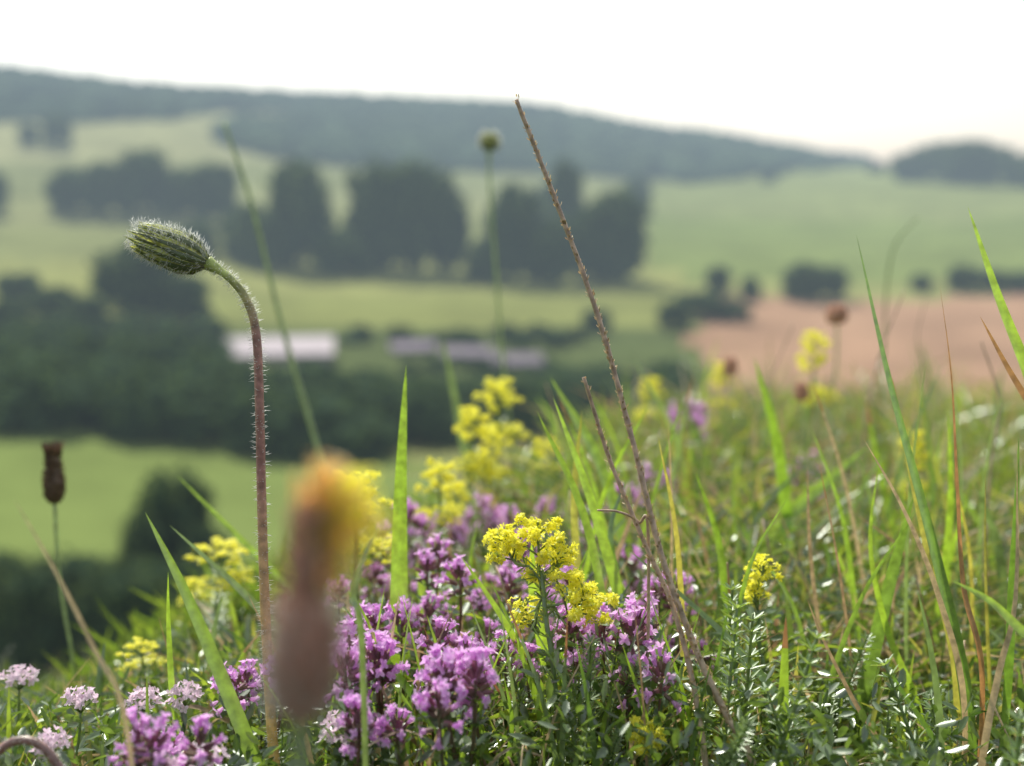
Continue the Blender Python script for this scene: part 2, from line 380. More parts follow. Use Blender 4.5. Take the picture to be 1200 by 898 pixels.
def mass(name,items,mats,label,cat,src):
    V=[];Fc=[];M=[];o=0
    for (P,w,h,ang,t) in items:
        cb=src[t]; v=np.array(cb.v); ca_,sa_=math.cos(ang),math.sin(ang)
        x=v[:,0]*ca_-v[:,1]*sa_; y=v[:,0]*sa_+v[:,1]*ca_
        V.append(np.stack([x*w+P[0],y*w+P[1],v[:,2]*h+P[2]],-1))
        Fc+= [tuple(i+o for i in f) for f in cb.f]; M+=cb.m; o+=len(v)
    me=bpy.data.meshes.new(name); me.from_pydata(np.vstack(V).tolist(),[],Fc)
    for m_ in mats: me.materials.append(m_)
    me.polygons.foreach_set("material_index",M); me.update()
    ob=link(name,me); tag(ob,label,cat,kind="stuff"); return ob
small=[crown(40+i,13,450,.55,.0,.055)[0] for i in range(4)]
items=[]
for k in range(230):
    p=U(-120,640); 
    lo=np.interp(p,[-120,0,200,400,640],[490,492,508,530,520]); hi=np.interp(p,[-120,0,240,260,400,450,640],[380,385,400,436,436,440,445])
    bs_=U(hi+28,lo+14 if p<450 else lo); P,r=hit(p,bs_)
    topmax=np.interp(p,[-120,0,120,240,262,400,460,640],[372,378,385,385,424,424,438,442])
    h=min(U(7,15),max(5,(bs_-topmax)/F*r)); w=U(10,17)
    items.append((P,w,h,U(0,6),random.randrange(4)))
for k in range(24):
    p=U(640,800); P,r=hit(p,U(450,480)); items.append((P,U(10,14),U(5,9),U(0,6),random.randrange(4)))
for k in range(30):
    p=U(-100,250); P,r=hit(p,U(392,402)); items.append((P,U(10,14),U(5,9),U(0,6),random.randrange(4)))
for k in range(26):
    p=U(400,680); P,r=hit(p,U(394,408)); items.append((P,U(7,11),U(3,6),U(0,6),random.randrange(4)))
for k in range(18):
    p=U(455,650); P,r=hit(p,U(430,440)); items.append((P,U(4,7),U(2,4),U(0,6),random.randrange(4)))
mass("woodland_belt",items,[TREEN,TREECORE],"dark belt of dense trees along the valley floor","woodland",small)
cab=[]
for s_ in range(4):
    b_=MB(); rs=np.random.default_rng(90+s_); v=I1[0]*(1+.18*rs.standard_normal((len(I1[0]),1))); v[:,2]=v[:,2]*.5+.45
    b_.add(v.tolist(),I1[1],0); cab.append(b_)
items=[]
for k in range(14000):
    r=U(930,1480); az=U(-.62,.30); x=r*math.sin(az); y=r*math.cos(az)
    z=gz(x,y); pp,rw=proj_np(np.array(x),np.array(y),np.array(z)); pp=600+F*math.tan(az)
    if is_forest(np.array(pp+U(-8,8)),rw+U(-3,3),np.array(r)): items.append(((x,y,z-1),U(5,11),U(5,15),U(0,6),random.randrange(4)))
items=items[:6000]
mass("hill_forest",items,[FOREST],"hazy blue-green forest covering the far ridge","woodland",cab)

# ------------------------------------------------------------ buildings
def shed(p,base,wpx,depth,wh,rh,roofm,rot,label):
    P,r=hit(p,base); Lx=wpx/F*r
    e=empty("farm_shed",P,label,"shed","farm buildings in the valley"); e.rotation_euler=(0,0,rot-math.atan((p-600)/F))
    w=MB(); x,y=Lx/2,depth/2
    vs=[(-x,-y,-1),(x,-y,-1),(x,y,-1),(-x,y,-1),(-x,-y,wh),(x,-y,wh),(x,y,wh),(-x,y,wh),(-x,0,wh+rh-.1),(x,0,wh+rh-.1)]
    w.add(vs,[(0,1,5,4),(2,3,7,6),(1,2,6,9,5),(3,0,4,8,7)],0); link("wall",w.mesh("shed_wall",[WALL],False),e)
    rf=MB(); o=.5; k=rh/y
    for sgn in (-1,1):
        yy=sgn*(y+o); ze=wh-k*o+.05; zr=wh+rh+.05
        vs=[(-x-o,yy,ze),(x+o,yy,ze),(x+o,0,zr),(-x-o,0,zr),(-x-o,yy,ze+.2),(x+o,yy,ze+.2),(x+o,0,zr+.2),(-x-o,0,zr+.2)]
        rf.add(vs,[(0,1,2,3),(4,5,6,7),(0,1,5,4),(0,3,7,4),(1,2,6,5)],0)
    link("roof",rf.mesh("shed_roof",[roofm],False),e)
    for dx in (-.25,.2):
        dd=MB(); a_=dx*Lx; dd.add([(a_,-y-.06,-.5),(a_+3.5,-y-.06,-.5),(a_+3.5,-y-.06,wh*.8),(a_,-y-.06,wh*.8)],[(0,1,2,3)],0)
        link("door",dd.mesh("shed_door",[DOOR],False),e)
shed(326,421,120,14,2.4,4.6,ROOF,-.04,"long low farm shed with pale pinkish roof")
shed(482,414,50,9,1.8,2.0,ROOF2,.15,"low grey-roofed farm shed beside hedges")
shed(548,421,56,9,1.8,2.2,ROOF2,-.12,"low grey-roofed farm shed beside hedges")
shed(606,431,56,9,1.8,2.4,ROOF2,.08,"low grey-roofed farm shed beside hedges")

# ------------------------------------------------------------ turf (uncountable)
def rowlim(p): return np.interp(p,[-100,0,200,300,400,500,640,750,900,1250],[800,800,752,710,655,600,510,446,430,420])
def scatter(n,r0,r1,az0=-27,az1=27):
    r=np.exp(rng.uniform(math.log(r0),math.log(r1),n)); az=np.radians(rng.uniform(az0,az1,n))
    x=r*np.sin(az); y=r*np.cos(az); return x,y,ground_np(x,y),r,az
def zlim(p,row_,r):
    v=(449-row_)/F; x=(p-600)/F; return r*(-sp+v*cp)/np.hypot(x,cp+v*sp)
mb=MB()
x,y,z,r,az=scatter(24000,.33,3.2)
for i in range(len(x)):
    p=600+F*math.tan(az[i]); lim=float(zlim(p,rowlim(p),r[i])-z[i])
    ex=1.0 if R()<.85 else 1.45
    hmax=np.interp(r[i],[.33,.42,.6,1.],[.045,.078,.115,.17])*(1 if p>640 else .8)
    h=min(U(.25,1.)*hmax,max(.012,lim*U(.45,1.05)*ex))
    lean=U(0,1.1)*h; an=U(0,6.28); dx,dy=math.cos(an)*lean,math.sin(an)*lean
    b0=Vector((x[i],y[i],z[i]-.003))
    P=[b0+Vector((dx*t*t,dy*t*t,h*(t-.25*(lean/h)*t*t*t))) for t in (0,.3,.55,.8,1)]
    w=(U(.0008,.0030) if R()<.8 else U(.003,.0045)) if r[i]<1 else U(.0018,.0055)
    an2=U(0,6.28)
    dry=R()<.14
    ribbon(mb,P,w,Vector((math.cos(an2),math.sin(an2),.3)),.3,1 if dry else 0,1 if R()<.15 else None,.78)
o=link("turf_grass",mb.mesh("turf_grass",[G_TURF,DRY])); tag(o,"tangled green turf grass covering the bank","grass",kind="stuff")
mb=MB()
x,y,z,r,az=scatter(5500,.6,14,-30,6)
for i in range(len(x)):
    h=U(.02,.04)*(1+r[i]*.13); an=U(0,6.28); b0=Vector((x[i],y[i],z[i]-.01)); l=h*U(.2,.8)
    ribbon(mb,[b0,b0+Vector((math.cos(an)*l*.3,math.sin(an)*l*.3,h*.6)),b0+Vector((math.cos(an)*l,math.sin(an)*l,h))],.003*(1+r[i]*.6),Vector((math.cos(an+1),math.sin(an+1),.3)),.2,0)
o=link("slope_grass",mb.mesh("slope_grass",[G_SLOPE])); tag(o,"rough short grass on the falling slope","grass",kind="stuff")
mb=MB()
x,y,z,r,az=scatter(2100,.34,2.6)
for i in range(len(x)):
    p=600+F*math.tan(az[i])
    if p<460: continue
    lim=max(.012,float(zlim(p,rowlim(p)+5,r[i])-z[i])); kk=min(1,r[i]/.75)
    if i%6==0 and p>600:   # upright thin dead stems
        hz=min(U(.05,.14),lim*U(.6,1.15))*kk; an=U(0,6.28); ln=hz*U(.1,.7); b0=Vector((x[i],y[i],z[i])); dd=Vector((math.cos(an)*ln,math.sin(an)*ln,hz))
        tube(mb,catmull([b0,b0+dd*.5+Vector((U(-.004,.004),0,.004)),b0+dd],3),lambda s:U(.0003,.0005),4); continue
    L_=U(.025,.09)*kk; an=U(0,6.28); hz=U(0,.5)*min(L_,lim); b0=Vector((x[i],y[i],z[i]+U(0,min(.035,lim*.5))))
    dd=Vector((math.cos(an)*L_,math.sin(an)*L_*.7,hz)); 
    ribbon(mb,catmull([b0,b0+dd*.5+Vector((0,0,.006)),b0+dd],3),U(.0006,.0015),Vector((U(-1,1),U(-1,1),1)),.3,0,wf=lambda s:1-.5*s)
o=link("dry_grass_litter",mb.mesh("dry_grass_litter",[DRY])); tag(o,"dead straw-coloured grass tangled in the turf","dry grass",kind="stuff")
mb=MB()
x,y,z,r,az=scatter(26000,.33,1.8)
for i in range(len(x)):
    p=600+F*math.tan(az[i]); lim=max(.006,float(zlim(p,rowlim(p)+30,r[i])-z[i]))
    tall=min(lim,.065 if p>620 else .044)
    o_=Vector((x[i],y[i],z[i]+U(0,1)**.7*tall)); d_=rdir(.4)
    petal(mb,o_,d_,rdir(.6),U(.004,.008),U(.0018,.0036),0,.15)
o=link("creeping_leaf_mat",mb.mesh("creeping_leaf_mat",[THLEAF])); tag(o,"mat of tiny dark green creeping leaves","ground cover",kind="stuff")

# ------------------------------------------------------------ templates
def thyme_t(seed,pet,calm,nf=22,rad=.0062,H=.06):
    random.seed(seed); st=MB(); fo=MB(); hd=MB()
    bx,by=U(-.012,.012),U(-.012,.012)
    P=catmull([(0,0,-.003),(bx*.3,by*.3,H*.3),(bx*.9,by*.8,H*.7),(bx,by,H)],5)
    tube(st,P,lambda s:.0009-.0003*s,6)
    for i in range(3,len(P)-1,2):
        a0=U(0,3)
        for q in range(4):
            an=a0+q*1.57; petal(fo,P[i],Vector((math.cos(an),math.sin(an),.5)).normalized(),Vector((0,0,1)),U(.005,.009),.004,0,.1)
    top=P[-1]
    for q in range(nf):
        t=(q+.5)/nf; ph=q*2.4; el=1.45-1.7*t
        d_=Vector((math.cos(ph)*math.cos(el),math.sin(ph)*math.cos(el),math.sin(el)))
        d_=(d_+rdir()*.4).normalized()
        o_=top+Vector((0,0,-.005*t*U(.5,1.3)))+d_*rad*.5
        tube(hd,[o_-d_*.001,o_+d_*(rad*.35)],.0008,5,1)
        for c_ in range(3): petal(hd,o_+d_*(rad*.25),(d_+rdir()*.5).normalized(),d_,.0020,.0009,1,.1)
        if R()<.78:
            f0=o_+d_*(rad*.35+U(0,.0030)); 
            tube(hd,[f0-d_*.001,f0+d_*.0015],lambda s:.0005+.0006*s,5,0)
            f0=f0+d_*.0014
            s1=perp(d_); s2=d_.cross(s1); off=U(0,6.28); k_=U(.72,1.08)
            for c_ in range(4):
                an=off+c_*math.pi/2+U(-.15,.15)
                rd_=s1*math.cos(an)+s2*math.sin(an)
                petal(hd,f0,(rd_+d_*U(.2,.7)).normalized(),d_,.0029*k_*(1 if c_ else .75),.0020*k_,0,.2,.9)
    return [("stem",st.mesh("thyme_stem",[STEMRED])),("foliage",fo.mesh("thyme_foliage",[THLEAF])),("flower_head",hd.mesh("thyme_flower_head",[pet,calm],False))]
def umbel_t(seed,H=.06):
    random.seed(seed); st=MB(); fo=MB(); hd=MB()
    bx,by=U(-.008,.008),U(-.008,.008)
    P=catmull([(0,0,-.003),(bx*.3,by*.3,H*.3),(bx*.9,by*.8,H*.65),(bx,by,H*.85)],5); tube(st,P,.0007,6)
    for i in range(3,len(P)-1,3):
        for q in range(4):
            an=U(0,6.28); petal(fo,P[i],Vector((math.cos(an),math.sin(an),.6)).normalized(),Vector((0,0,1)),.010,.0016,0,.1)
    for q in range(32):
        rr_=.0085*math.sqrt((q+.5)/32); an=q*2.4; c_=P[-1]+Vector((rr_*math.cos(an)+U(-.001,.001),rr_*math.sin(an),H*.13-rr_*rr_*40+U(-.0022,.0022)))
        if q%3==0: tube(st,[P[-1],c_],.0003,4)
        n_=(Vector((math.cos(an)*rr_*90,math.sin(an)*rr_*90,1))+rdir()*.6).normalized(); s1=perp(n_); s2=n_.cross(s1); off=U(0,6)
        for k in range(4):
            a2=off+k*1.571; petal(hd,c_,(s1*math.cos(a2)+s2*math.sin(a2)+n_*U(.2,.8)).normalized(),n_,.0026,.0021,0,.15,.8)
    return [("stem",st.mesh("umbel_stem",[STEMG])),("foliage",fo.mesh("umbel_foliage",[THLEAF])),("flower_head",hd.mesh("umbel_flower_head",[PALEP],False))]
def whorls(fo,P,step,L_,start=0.,end=1.,mat=0,nl=8,W=.0011):
    tot=sum((P[i+1]-P[i]).length for i in range(len(P)-1)); acc=0; nxt=start*tot
    for i in range(len(P)-1):
        seg=(P[i+1]-P[i]).length
        while nxt<=acc+seg and nxt<=end*tot:
            t=(nxt-acc)/seg; c_=P[i].lerp(P[i+1],t); T=(P[i+1]-P[i]).normalized(); a=perp(T); b=T.cross(a); a0=U(0,6)
            s=nxt/tot
            for q in range(nl):
                an=a0+q*6.28/nl; d_=(a*math.cos(an)+b*math.sin(an)+T*U(.3,.8)).normalized()
                petal(fo,c_,d_,T,L_*U(.8,1.1)*(1.1-.5*s),W,mat,.2,.7)
            nxt+=step*(1-.35*s)
        acc+=seg
def bed_cluster(hd,st,base,top,wid,nf,fl=.0016,budf=.2):
    ax=top-base; L_=ax.length; T=ax.normalized(); a=perp(T); b=T.cross(a)
    nb=12
    tips=[]
    for q in range(nb):
        t=.02+.93*q/nb; o_=base+ax*t; an=q*2.4
        l=wid*(1.2-.6*t)*U(.6,1.35)
        d_=(a*math.cos(an)+b*math.sin(an)+T*.6).normalized(); e_=o_+d_*l
        tube(st,[o_,o_+d_*l*.5+T*.0008,e_],.0003,4); tips.append((e_,wid*.2)); tips.append((e_,wid*.2)); tips.append((o_+d_*l*.62,wid*.14))
    tips.append((top,wid*.22)); tips.append((base+ax*.85,wid*.18))
    for q in range(nf):
        c_,rr_=tips[q%len(tips)]; u=rdir(.25); o_=c_+u*rr_*U(.3,1.3); n_=(u+rdir(.3)*.6).normalized()
        if R()<budf:
            tube(hd,[o_-n_*.0006,o_,o_+n_*.0007],lambda s:.0006*(1-abs(s-.5)),5,1); continue
        s1=perp(n_); s2=n_.cross(s1); off=U(0,6); k_=U(.85,1.2)
        for c2 in range(4):
            an=off+c2*1.571; petal(hd,o_,(s1*math.cos(an)+s2*math.sin(an)+n_*U(0,.45)).normalized(),n_,fl*k_,fl*.7*k_,0,.12,.5)
def bed_t(seed,H=.12,nf=260):
    random.seed(seed); st=MB(); fo=MB(); hd=MB()
    bx,by=U(-.01,.01),U(-.01,.01)
    P=catmull([(0,0,-.003),(bx*.4,by*.4,H*.35),(bx,by,H*.75),(bx*1.1,by*1.1,H)],5)
    tube(st,P,lambda s:.0011-.0005*s,6); whorls(fo,P,.010,.009,.08,.8)
    bed_cluster(hd,st,P[-5],P[-1]+Vector((0,0,.004)),.011,nf,.0019)
    for q in range(3):
        an=U(0,6); o_=P[-8]; e_=o_+Vector((math.cos(an)*.011,math.sin(an)*.011,.012)); tube(st,[o_,e_],.0004,4)
        bed_cluster(hd,st,o_.lerp(e_,.6),e_+Vector((0,0,.004)),.007,int(nf*.25),.0018)
    return [("stem",st.mesh("bedstraw_stem",[STEMG])),("foliage",fo.mesh("bedstraw_foliage",[BSLEAF])),("flower_cluster",hd.mesh("bedstraw_flower_cluster",[YEL,YBUD],False))]
def shoot_t(seed,H=.08):
    random.seed(seed); st=MB(); fo=MB(); bx,by=U(-.03,.03),U(-.03,.03)
    P=catmull([(0,0,-.003),(bx*.2,by*.2,H*.35),(bx*.7,by*.7,H*.75),(bx,by,H)],5)
    tube(st,P,lambda s:.0009-.0005*s,5); whorls(fo,P,.0055,.0075,.05,1.,nl=8,W=.0014)
    return [("stem",st.mesh("shoot_stem",[STEMG])),("foliage",fo.mesh("shoot_foliage",[BSLEAF]))]
def place_t(tmpl,name,loc,rz,s,label,cat,group,tilt=0.):
    e=empty(name,loc,label,cat,group); e.rotation_euler=(U(-tilt,tilt),U(-tilt,tilt),rz)
    e.scale=(s,s,s) if not isinstance(s,tuple) else s
    for n_,me_ in tmpl: link(n_,me_,e)
    return e
TH=[thyme_t(100+i,PURPLE,CALYX,14+i) for i in range(8)]
TP=[umbel_t(120+i) for i in range(4)]
BD=[bed_t(140+i) for i in range(4)]
SH=[shoot_t(160+i) for i in range(5)]
random.seed(5)
def depth_for(p,rw,h,d0=.335,d1=2.5):
    for k in range(400):
        d=d0*(d1/d0)**(k/399); P=spot(p,rw,d)
        if P.z-gz(P.x,P.y)<=h: return P,d
    return None,None
def thyme_at(p,rw,T=TH,h=None,label=None,name="wild_thyme",cat="wild flower",d0=.335):
    h=h or U(.034,.064); P,d=depth_for(p,rw,h,d0)
    if P is None: return
    g=gz(P.x,P.y); hh=max(.02,P.z-g); t=random.choice(T)
    s=(hh/.06); sw=min(1.05,max(.8,s))*U(.7,.98)
    place_t(t,name,(P.x,P.y,g),U(0,6.28),(sw,sw,max(s,.75)),label or "purple wild thyme sprig flowering among turf grass",cat,"wild thyme in flower" if T is TH else "pale pink flowers in the turf",.1)
def region(n,x0,x1,y0,y1,**k):
    for i in range(n): thyme_at(U(x0,x1),U(y0,y1),**k)
region(28,395,580,665,800)
region(26,450,640,590,700)
region(14,520,680,735,825)
region(13,660,820,725,815)
region(13,600,790,660,750)
region(7,600,700,600,650)
region(5,775,820,478,505,h=.075)
region(5,735,770,545,590,h=.06)
region(6,900,990,540,590,h=.065)
region(4,380,470,840,890)
region(6,120,235,850,900)
region(5,270,330,780,830)
for a_ in [(0,795),(62,820),(46,862),(228,882),(195,890),(205,800),(150,808)]:
    thyme_at(a_[0],a_[1],T=TP,label="small pale pink flower cluster on a short stem",name="pale_pink_wildflower",h=.05)
for a_ in [(405,884),(442,880),(385,894)]:
    thyme_at(a_[0],a_[1],T=TP,label="small pale pink flower cluster on a short stem",name="pale_pink_wildflower",h=.034,d0=.36)
for a_ in [(585,455,.75,1.1),(548,490,.7,.95),(512,545,.62,.9),(560,545,.7,.75),(560,510,.72,.85),(625,518,.8,.9),(957,402,.95,1.2),(840,434,1.1,.9),(755,450,1.0,.9),
  (245,642,.58,1.1),(412,572,.5,1.15),(1075,512,.75,.8),(172,755,.5,.6),(245,680,.6,.6),(530,575,.66,.7),(806,828,.43,.5),(850,832,.44,.5)]:
    P=spot(*a_[:3]); g=gz(P.x,P.y); hh=P.z-g
    if hh<.02: hh=.03
    place_t(random.choice(BD),"ladys_bedstraw",(P.x,P.y,g),U(0,6.28),(a_[3],a_[3],hh/.12),"yellow lady's bedstraw flowering above the turf","wild flower","yellow bedstraw plants")
for k in range(70):
    p=U(640,1200); rw=U(560,900); P,d=depth_for(p,rw,U(.03,.075))
    if P is None: continue
    g=gz(P.x,P.y); s=max(.5,(P.z-g)/.08)
    place_t(random.choice(SH),"bedstraw_shoot",(P.x,P.y,g),U(0,6.28),s,"leafy grey-green shoot with whorled needle leaves","plant","leafy shoots in the turf",.2)
for p,rw in [(845,690),(868,720),(840,740),(880,760),(1165,800),(1180,830),(1150,820)]:
    P,d=depth_for(p,rw,.085); g=gz(P.x,P.y)
    place_t(random.choice(SH),"bedstraw_shoot",(P.x,P.y,g),U(0,6.28),(P.z-g)/.08,"leafy grey-green shoot with whorled needle leaves","plant","leafy shoots in the turf",.1)

# ------------------------------------------------------------ individual blades
def rooted(P):
    P=[Vector(p) for p in P]; g=gz(P[0].x,P[0].y)
    if P[0].z>g: P=[Vector((P[0].x-(P[1].x-P[0].x)*.15,P[0].y,g-.003))]+P
    return P
GN="long_grass_blade"; GC="grass blade"  # each of these objects is a single blade of grass
def blade(pts,wpx,mat,label,tip=None,a=None,tw=0.,tips=.85,group="long grass blades on the bank"):
    P=rooted([spot(*q) for q in pts]); base=P[0].copy(); d=pts[-1][2]
    Q=catmull(P,6); mb=MB(); an=U(-.5,.5) if a is None else a
    ribbon(mb,Q,wpx*d/F,Vector((math.sin(an),-math.cos(an),.35)),.3,0,1 if tip else None,tips,tw)
    me_=mb.mesh("long_leaf",[mat,tip or mat],True,base); o_=link(GN,me_,None,base); tag(o_,label,GC,group); return o_
gl="long green grass blade curving up from the turf"; rl="rusty brown dying grass blade rising from turf"; dl="thin brown dry grass blade among green"
blade([(470,800,.45),(468,700,.45),(470,560,.45),(476,428,.45)],25,G_BRIGHT,"broad bright green upright grass blade",a=0)
blade([(310,930,.38),(262,800,.38),(215,690,.38),(170,600,.38)],20,G_BLADE,"broad grey-green leaning grass blade",a=.3)
blade([(380,790,.45),(330,740,.45),(270,680,.45),(198,615,.45)],13,G_BLUE,gl)
blade([(380,730,.55),(320,670,.55),(262,612,.55),(206,556,.55)],9,G_BRIGHT,gl)
blade([(755,830,.45),(728,710,.45),(690,580,.45),(648,465,.45)],18,G_BRIGHT,gl,a=.2)
blade([(740,760,.46),(725,690,.46),(715,620,.46),(735,560,.48)],11,G_BLADE,gl)
blade([(1000,930,.37),(930,840,.39),(850,745,.41),(732,640,.43)],13,G_BLADE,gl,a=.2)
blade([(1135,930,.42),(1128,800,.42),(1092,640,.42),(1042,450,.42),(1003,273,.42)],22,G_BLADE,"tall green arching grass blade",a=.2,tw=.5)
blade([(1120,800,.43),(1085,640,.43),(1060,520,.43),(1045,440,.43)],11,STRAWY,"yellowing upright grass blade in the turf",RUST)
blade([(1260,640,.38),(1215,470,.38),(1170,350,.38),(1134,242,.38)],19,G_BRIGHT,gl,a=.1)
blade([(1150,800,.40),(1128,690,.40),(1120,560,.40),(1114,440,.40),(1101,332,.40)],12,RUST,rl,tw=.6)
blade([(1250,560,.4),(1215,490,.4),(1180,430,.4),(1148,370,.4)],11,STRAWY,"yellow and orange withering grass blade",RUST,tips=.5)
blade([(1130,830,.41),(1100,700,.41),(1060,600,.41),(1012,514,.41)],8,DRY,dl)
blade([(917,930,.37),(917,850,.37),(919,780,.37),(921,722,.37)],17,G_BRIGHT,"short green blade with brown withered tip",RUST,a=0,tips=.82)
blade([(730,930,.39),(745,850,.39),(765,780,.39),(779,728,.39)],13,G_BLADE,gl)
blade([(830,930,.40),(800,840,.40),(775,780,.40),(760,745,.40)],9,G_BRIGHT,gl)
blade([(690,850,.42),(690,790,.42),(683,720,.42),(672,690,.42)],12,G_BRIGHT,gl)
blade([(640,880,.40),(628,820,.40),(612,770,.40),(602,730,.40)],10,G_BRIGHT,gl)
blade([(880,670,.62),(930,600,.62),(975,560,.62),(1018,522,.62)],20,G_BRIGHT,gl)
blade([(230,930,.42),(205,830,.42),(198,740,.42),(197,670,.42)],10,G_BRIGHT,gl)
blade([(172,940,.40),(172,880,.40),(173,830,.40),(172,785,.40)],9,G_BLADE,gl)
blade([(120,930,.4),(120,890,.4),(122,850,.4)],8,G_BLUE,gl)
blade([(1240,760,.36),(1200,742,.36),(1160,705,.36),(1115,680,.36)],16,G_BRIGHT,gl)
blade([(740,900,.38),(660,882,.38),(580,862,.38),(510,845,.38)],9,G_BRIGHT,gl,a=.2)
blade([(560,930,.385),(510,850,.385),(450,770,.385),(398,705,.385)],13,G_BLADE,gl)
blade([(650,850,.41),(620,780,.41),(580,710,.41),(540,652,.41)],11,G_BRIGHT,gl)
blade([(1180,800,.4),(1184,700,.4),(1190,600,.4),(1194,510,.4)],14,G_BLADE,gl)
blade([(1150,900,.38),(1170,790,.38),(1190,700,.38),(1192,530,.38)],9,DRY,dl)
blade([(1100,930,.39),(1100,840,.39),(1090,760,.39),(1075,690,.39)],12,G_BLUE,gl)
blade([(1130,930,.39),(1090,860,.39),(1050,800,.39),(1050,790,.39)],8,G_BLADE,gl)
blade([(790,700,.7),(795,640,.7),(803,580,.7),(810,520,.7)],18,G_BRIGHT,gl)
blade([(820,650,.8),(820,580,.8),(818,520,.8),(800,470,.8)],14,G_BLADE,gl)
blade([(550,560,.9),(540,500,.9),(528,440,.9),(518,395,.9)],11,G_BLUE,gl)
blade([(505,760,.5),(500,720,.5),(495,690,.5),(488,660,.5)],18,G_BRIGHT,gl)
blade([(1000,800,.5),(1045,700,.5),(1060,650,.5),(1000,600,.5)],7,DRY,dl)
blade([(1040,900,.40),(1000,820,.40),(965,750,.40),(945,700,.40)],6,DRY,dl)
blade([(425,760,.33),(415,700,.33),(428,650,.33),(450,610,.33)],10,G_BLUE,"soft grey-green grass blade beside withered flower")
blade([(150,860,.3),(110,760,.3),(65,670,.3),(15,582,.3)],6,DRY,dl,a=.2)
blade([(250,900,.5),(245,820,.5),(250,750,.5),(262,690,.5)],12,G_BLUE,gl)
blade([(180,930,.45),(200,870,.45),(205,800,.45),(185,720,.45)],5,DRY,dl)
blade([(1010,800,.5),(1000,700,.5),(985,600,.5),(950,500,.5)],10,G_BRIGHT,gl)
blade([(960,850,.43),(985,760,.43),(1020,680,.43),(1075,600,.43)],9,G_BLADE,gl)
blade([(870,850,.42),(860,760,.42),(880,660,.42),(925,580,.42)],8,G_BRIGHT,gl)
blade([(1080,850,.44),(1040,740,.44),(1020,640,.44),(1030,540,.44)],9,G_BRIGHT,gl)
for q,w_ in [([(480,930,.385),(478,860,.385),(486,790,.385)],8),([(545,930,.38),(540,860,.38),(530,800,.38)],9),([(590,930,.38),(600,850,.38),(590,790,.38)],8),([(430,930,.38),(425,860,.38),(440,800,.38)],8),([(700,930,.38),(705,860,.38),(720,800,.38)],10),
   ([(520,830,.41),(515,770,.41),(500,720,.41)],8),([(610,800,.42),(600,740,.42),(575,680,.42)],8),([(345,900,.43),(370,840,.43),(385,780,.43)],8),([(660,760,.43),(668,700,.43),(690,640,.43)],8),([(560,700,.5),(552,660,.5),(560,610,.5)],8),([(150,930,.42),(135,880,.42),(110,835,.42)],9),([(270,930,.42),(285,870,.42),(290,800,.42)],9),([(60,930,.42),(85,880,.42),(100,820,.42)],7),
   ([(450,820,.41),(440,750,.41),(410,690,.41)],7),([(570,880,.39),(550,800,.39),(555,740,.39)],9),([(650,900,.38),(680,820,.38),(700,750,.38)],9),([(500,900,.38),(480,830,.38),(440,780,.38)],7)]:
    blade(q,w_,random.choice([G_BRIGHT,G_BLADE,G_BRIGHT]),gl)
for k in range(84):   # blades growing up through the thyme
    p=U(360,860); d=U(.365,.42); t0=U(680,850); ln=U(-90,90)
    mt=random.choice([G_BRIGHT,G_BLADE,G_BRIGHT,G_BLUE,DRY])
    blade([(p,930,d),(p+ln*.35,.5*(930+t0),d),(p+ln,t0,d)],U(3,9),mt,gl if mt is not DRY else dl,RUST if R()<.25 else None,tw=U(-.6,.6))
for k in range(180):   # further taller blades across the bank
    p=U(640,1215); d=math.exp(U(math.log(.42),math.log(1.7))); 
    P0=spot(p,600,d); g=gz(P0.x,P0.y)
    tr=U(rowlim(p)-30,rowlim(p)+220); top=spot(p+U(-130,110)*(.5/d)**.5,tr,d)
    if top.z-g<.03: continue
    if top.z-g>.21: continue
    b0=Vector((P0.x,P0.y,g)); an=U(-.8,.8)
    mid=b0.lerp(top,.55)+Vector((U(-.006,.006),0,.014)); mb=MB()
    mt,lb=random.choice([(G_BLADE,gl),(G_BRIGHT,gl),(G_BLADE,gl),(G_BRIGHT,gl),(G_BLUE,gl),(DRY,dl),(STRAWY,dl)])
    ribbon(mb,catmull([b0,mid,top],6),(U(.0016,.0042) if R()<.75 else U(.0045,.007))*(1 if mt not in(DRY,STRAWY) else .55),Vector((math.sin(an),-math.cos(an),.35)),.3,0,1 if R()<.2 else None,.85,U(-.8,.8))
    o_=link(GN,mb.mesh("long_leaf",[mt,RUST],True,b0),None,b0); tag(o_,lb,GC,"long grass blades on the bank")

# ------------------------------------------------------------ dead stalks
def stalk(name,pts,r0,r1,mat,label,cat="dead stem",scales=0,n=8,hairs=0):
    P=rooted([spot(*q) for q in pts]); base=P[0].copy(); Q=catmull(P,14); mb=MB()
    tube(mb,Q,lambda s:r0+(r1-r0)*s,n,0,.22)
    e=empty(name,base,label,cat); link("stem",mb.mesh("dry_stem",[mat],True,base),e)
    if scales:
        sc_=MB(); T=tangents(Q)
        for k in range(scales):
            i=random.randrange(int(len(Q)*.2),len(Q)); s=i/(len(Q)-1); t=T[i]; a_=perp(t); b_=t.cross(a_); an=U(0,6.28)
            u=a_*math.cos(an)+b_*math.sin(an); rr_=(r0+(r1-r0)*s)
            o_=Q[i]+u*rr_*.8+t*U(-.001,.001); petal(sc_,o_,(t+u*U(.25,.9)).normalized(),u,U(.0010,.0019),.0008,0,.2)
        link("scale",sc_.mesh("stem_scale",[DRY],True,base),e)
    if hairs:
        hb=MB(); T=tangents(Q)
        for k in range(hairs):
            i=random.randrange(len(Q)-1); u=T[i].cross(rdir()).normalized(); hair(hb,Q[i].lerp(Q[i+1],R())+u*r0*.9,u,U(.0008,.0022),.0001)
        link("hair",hb.mesh("stem_hair",[HAIR],True,base),e)
    return e
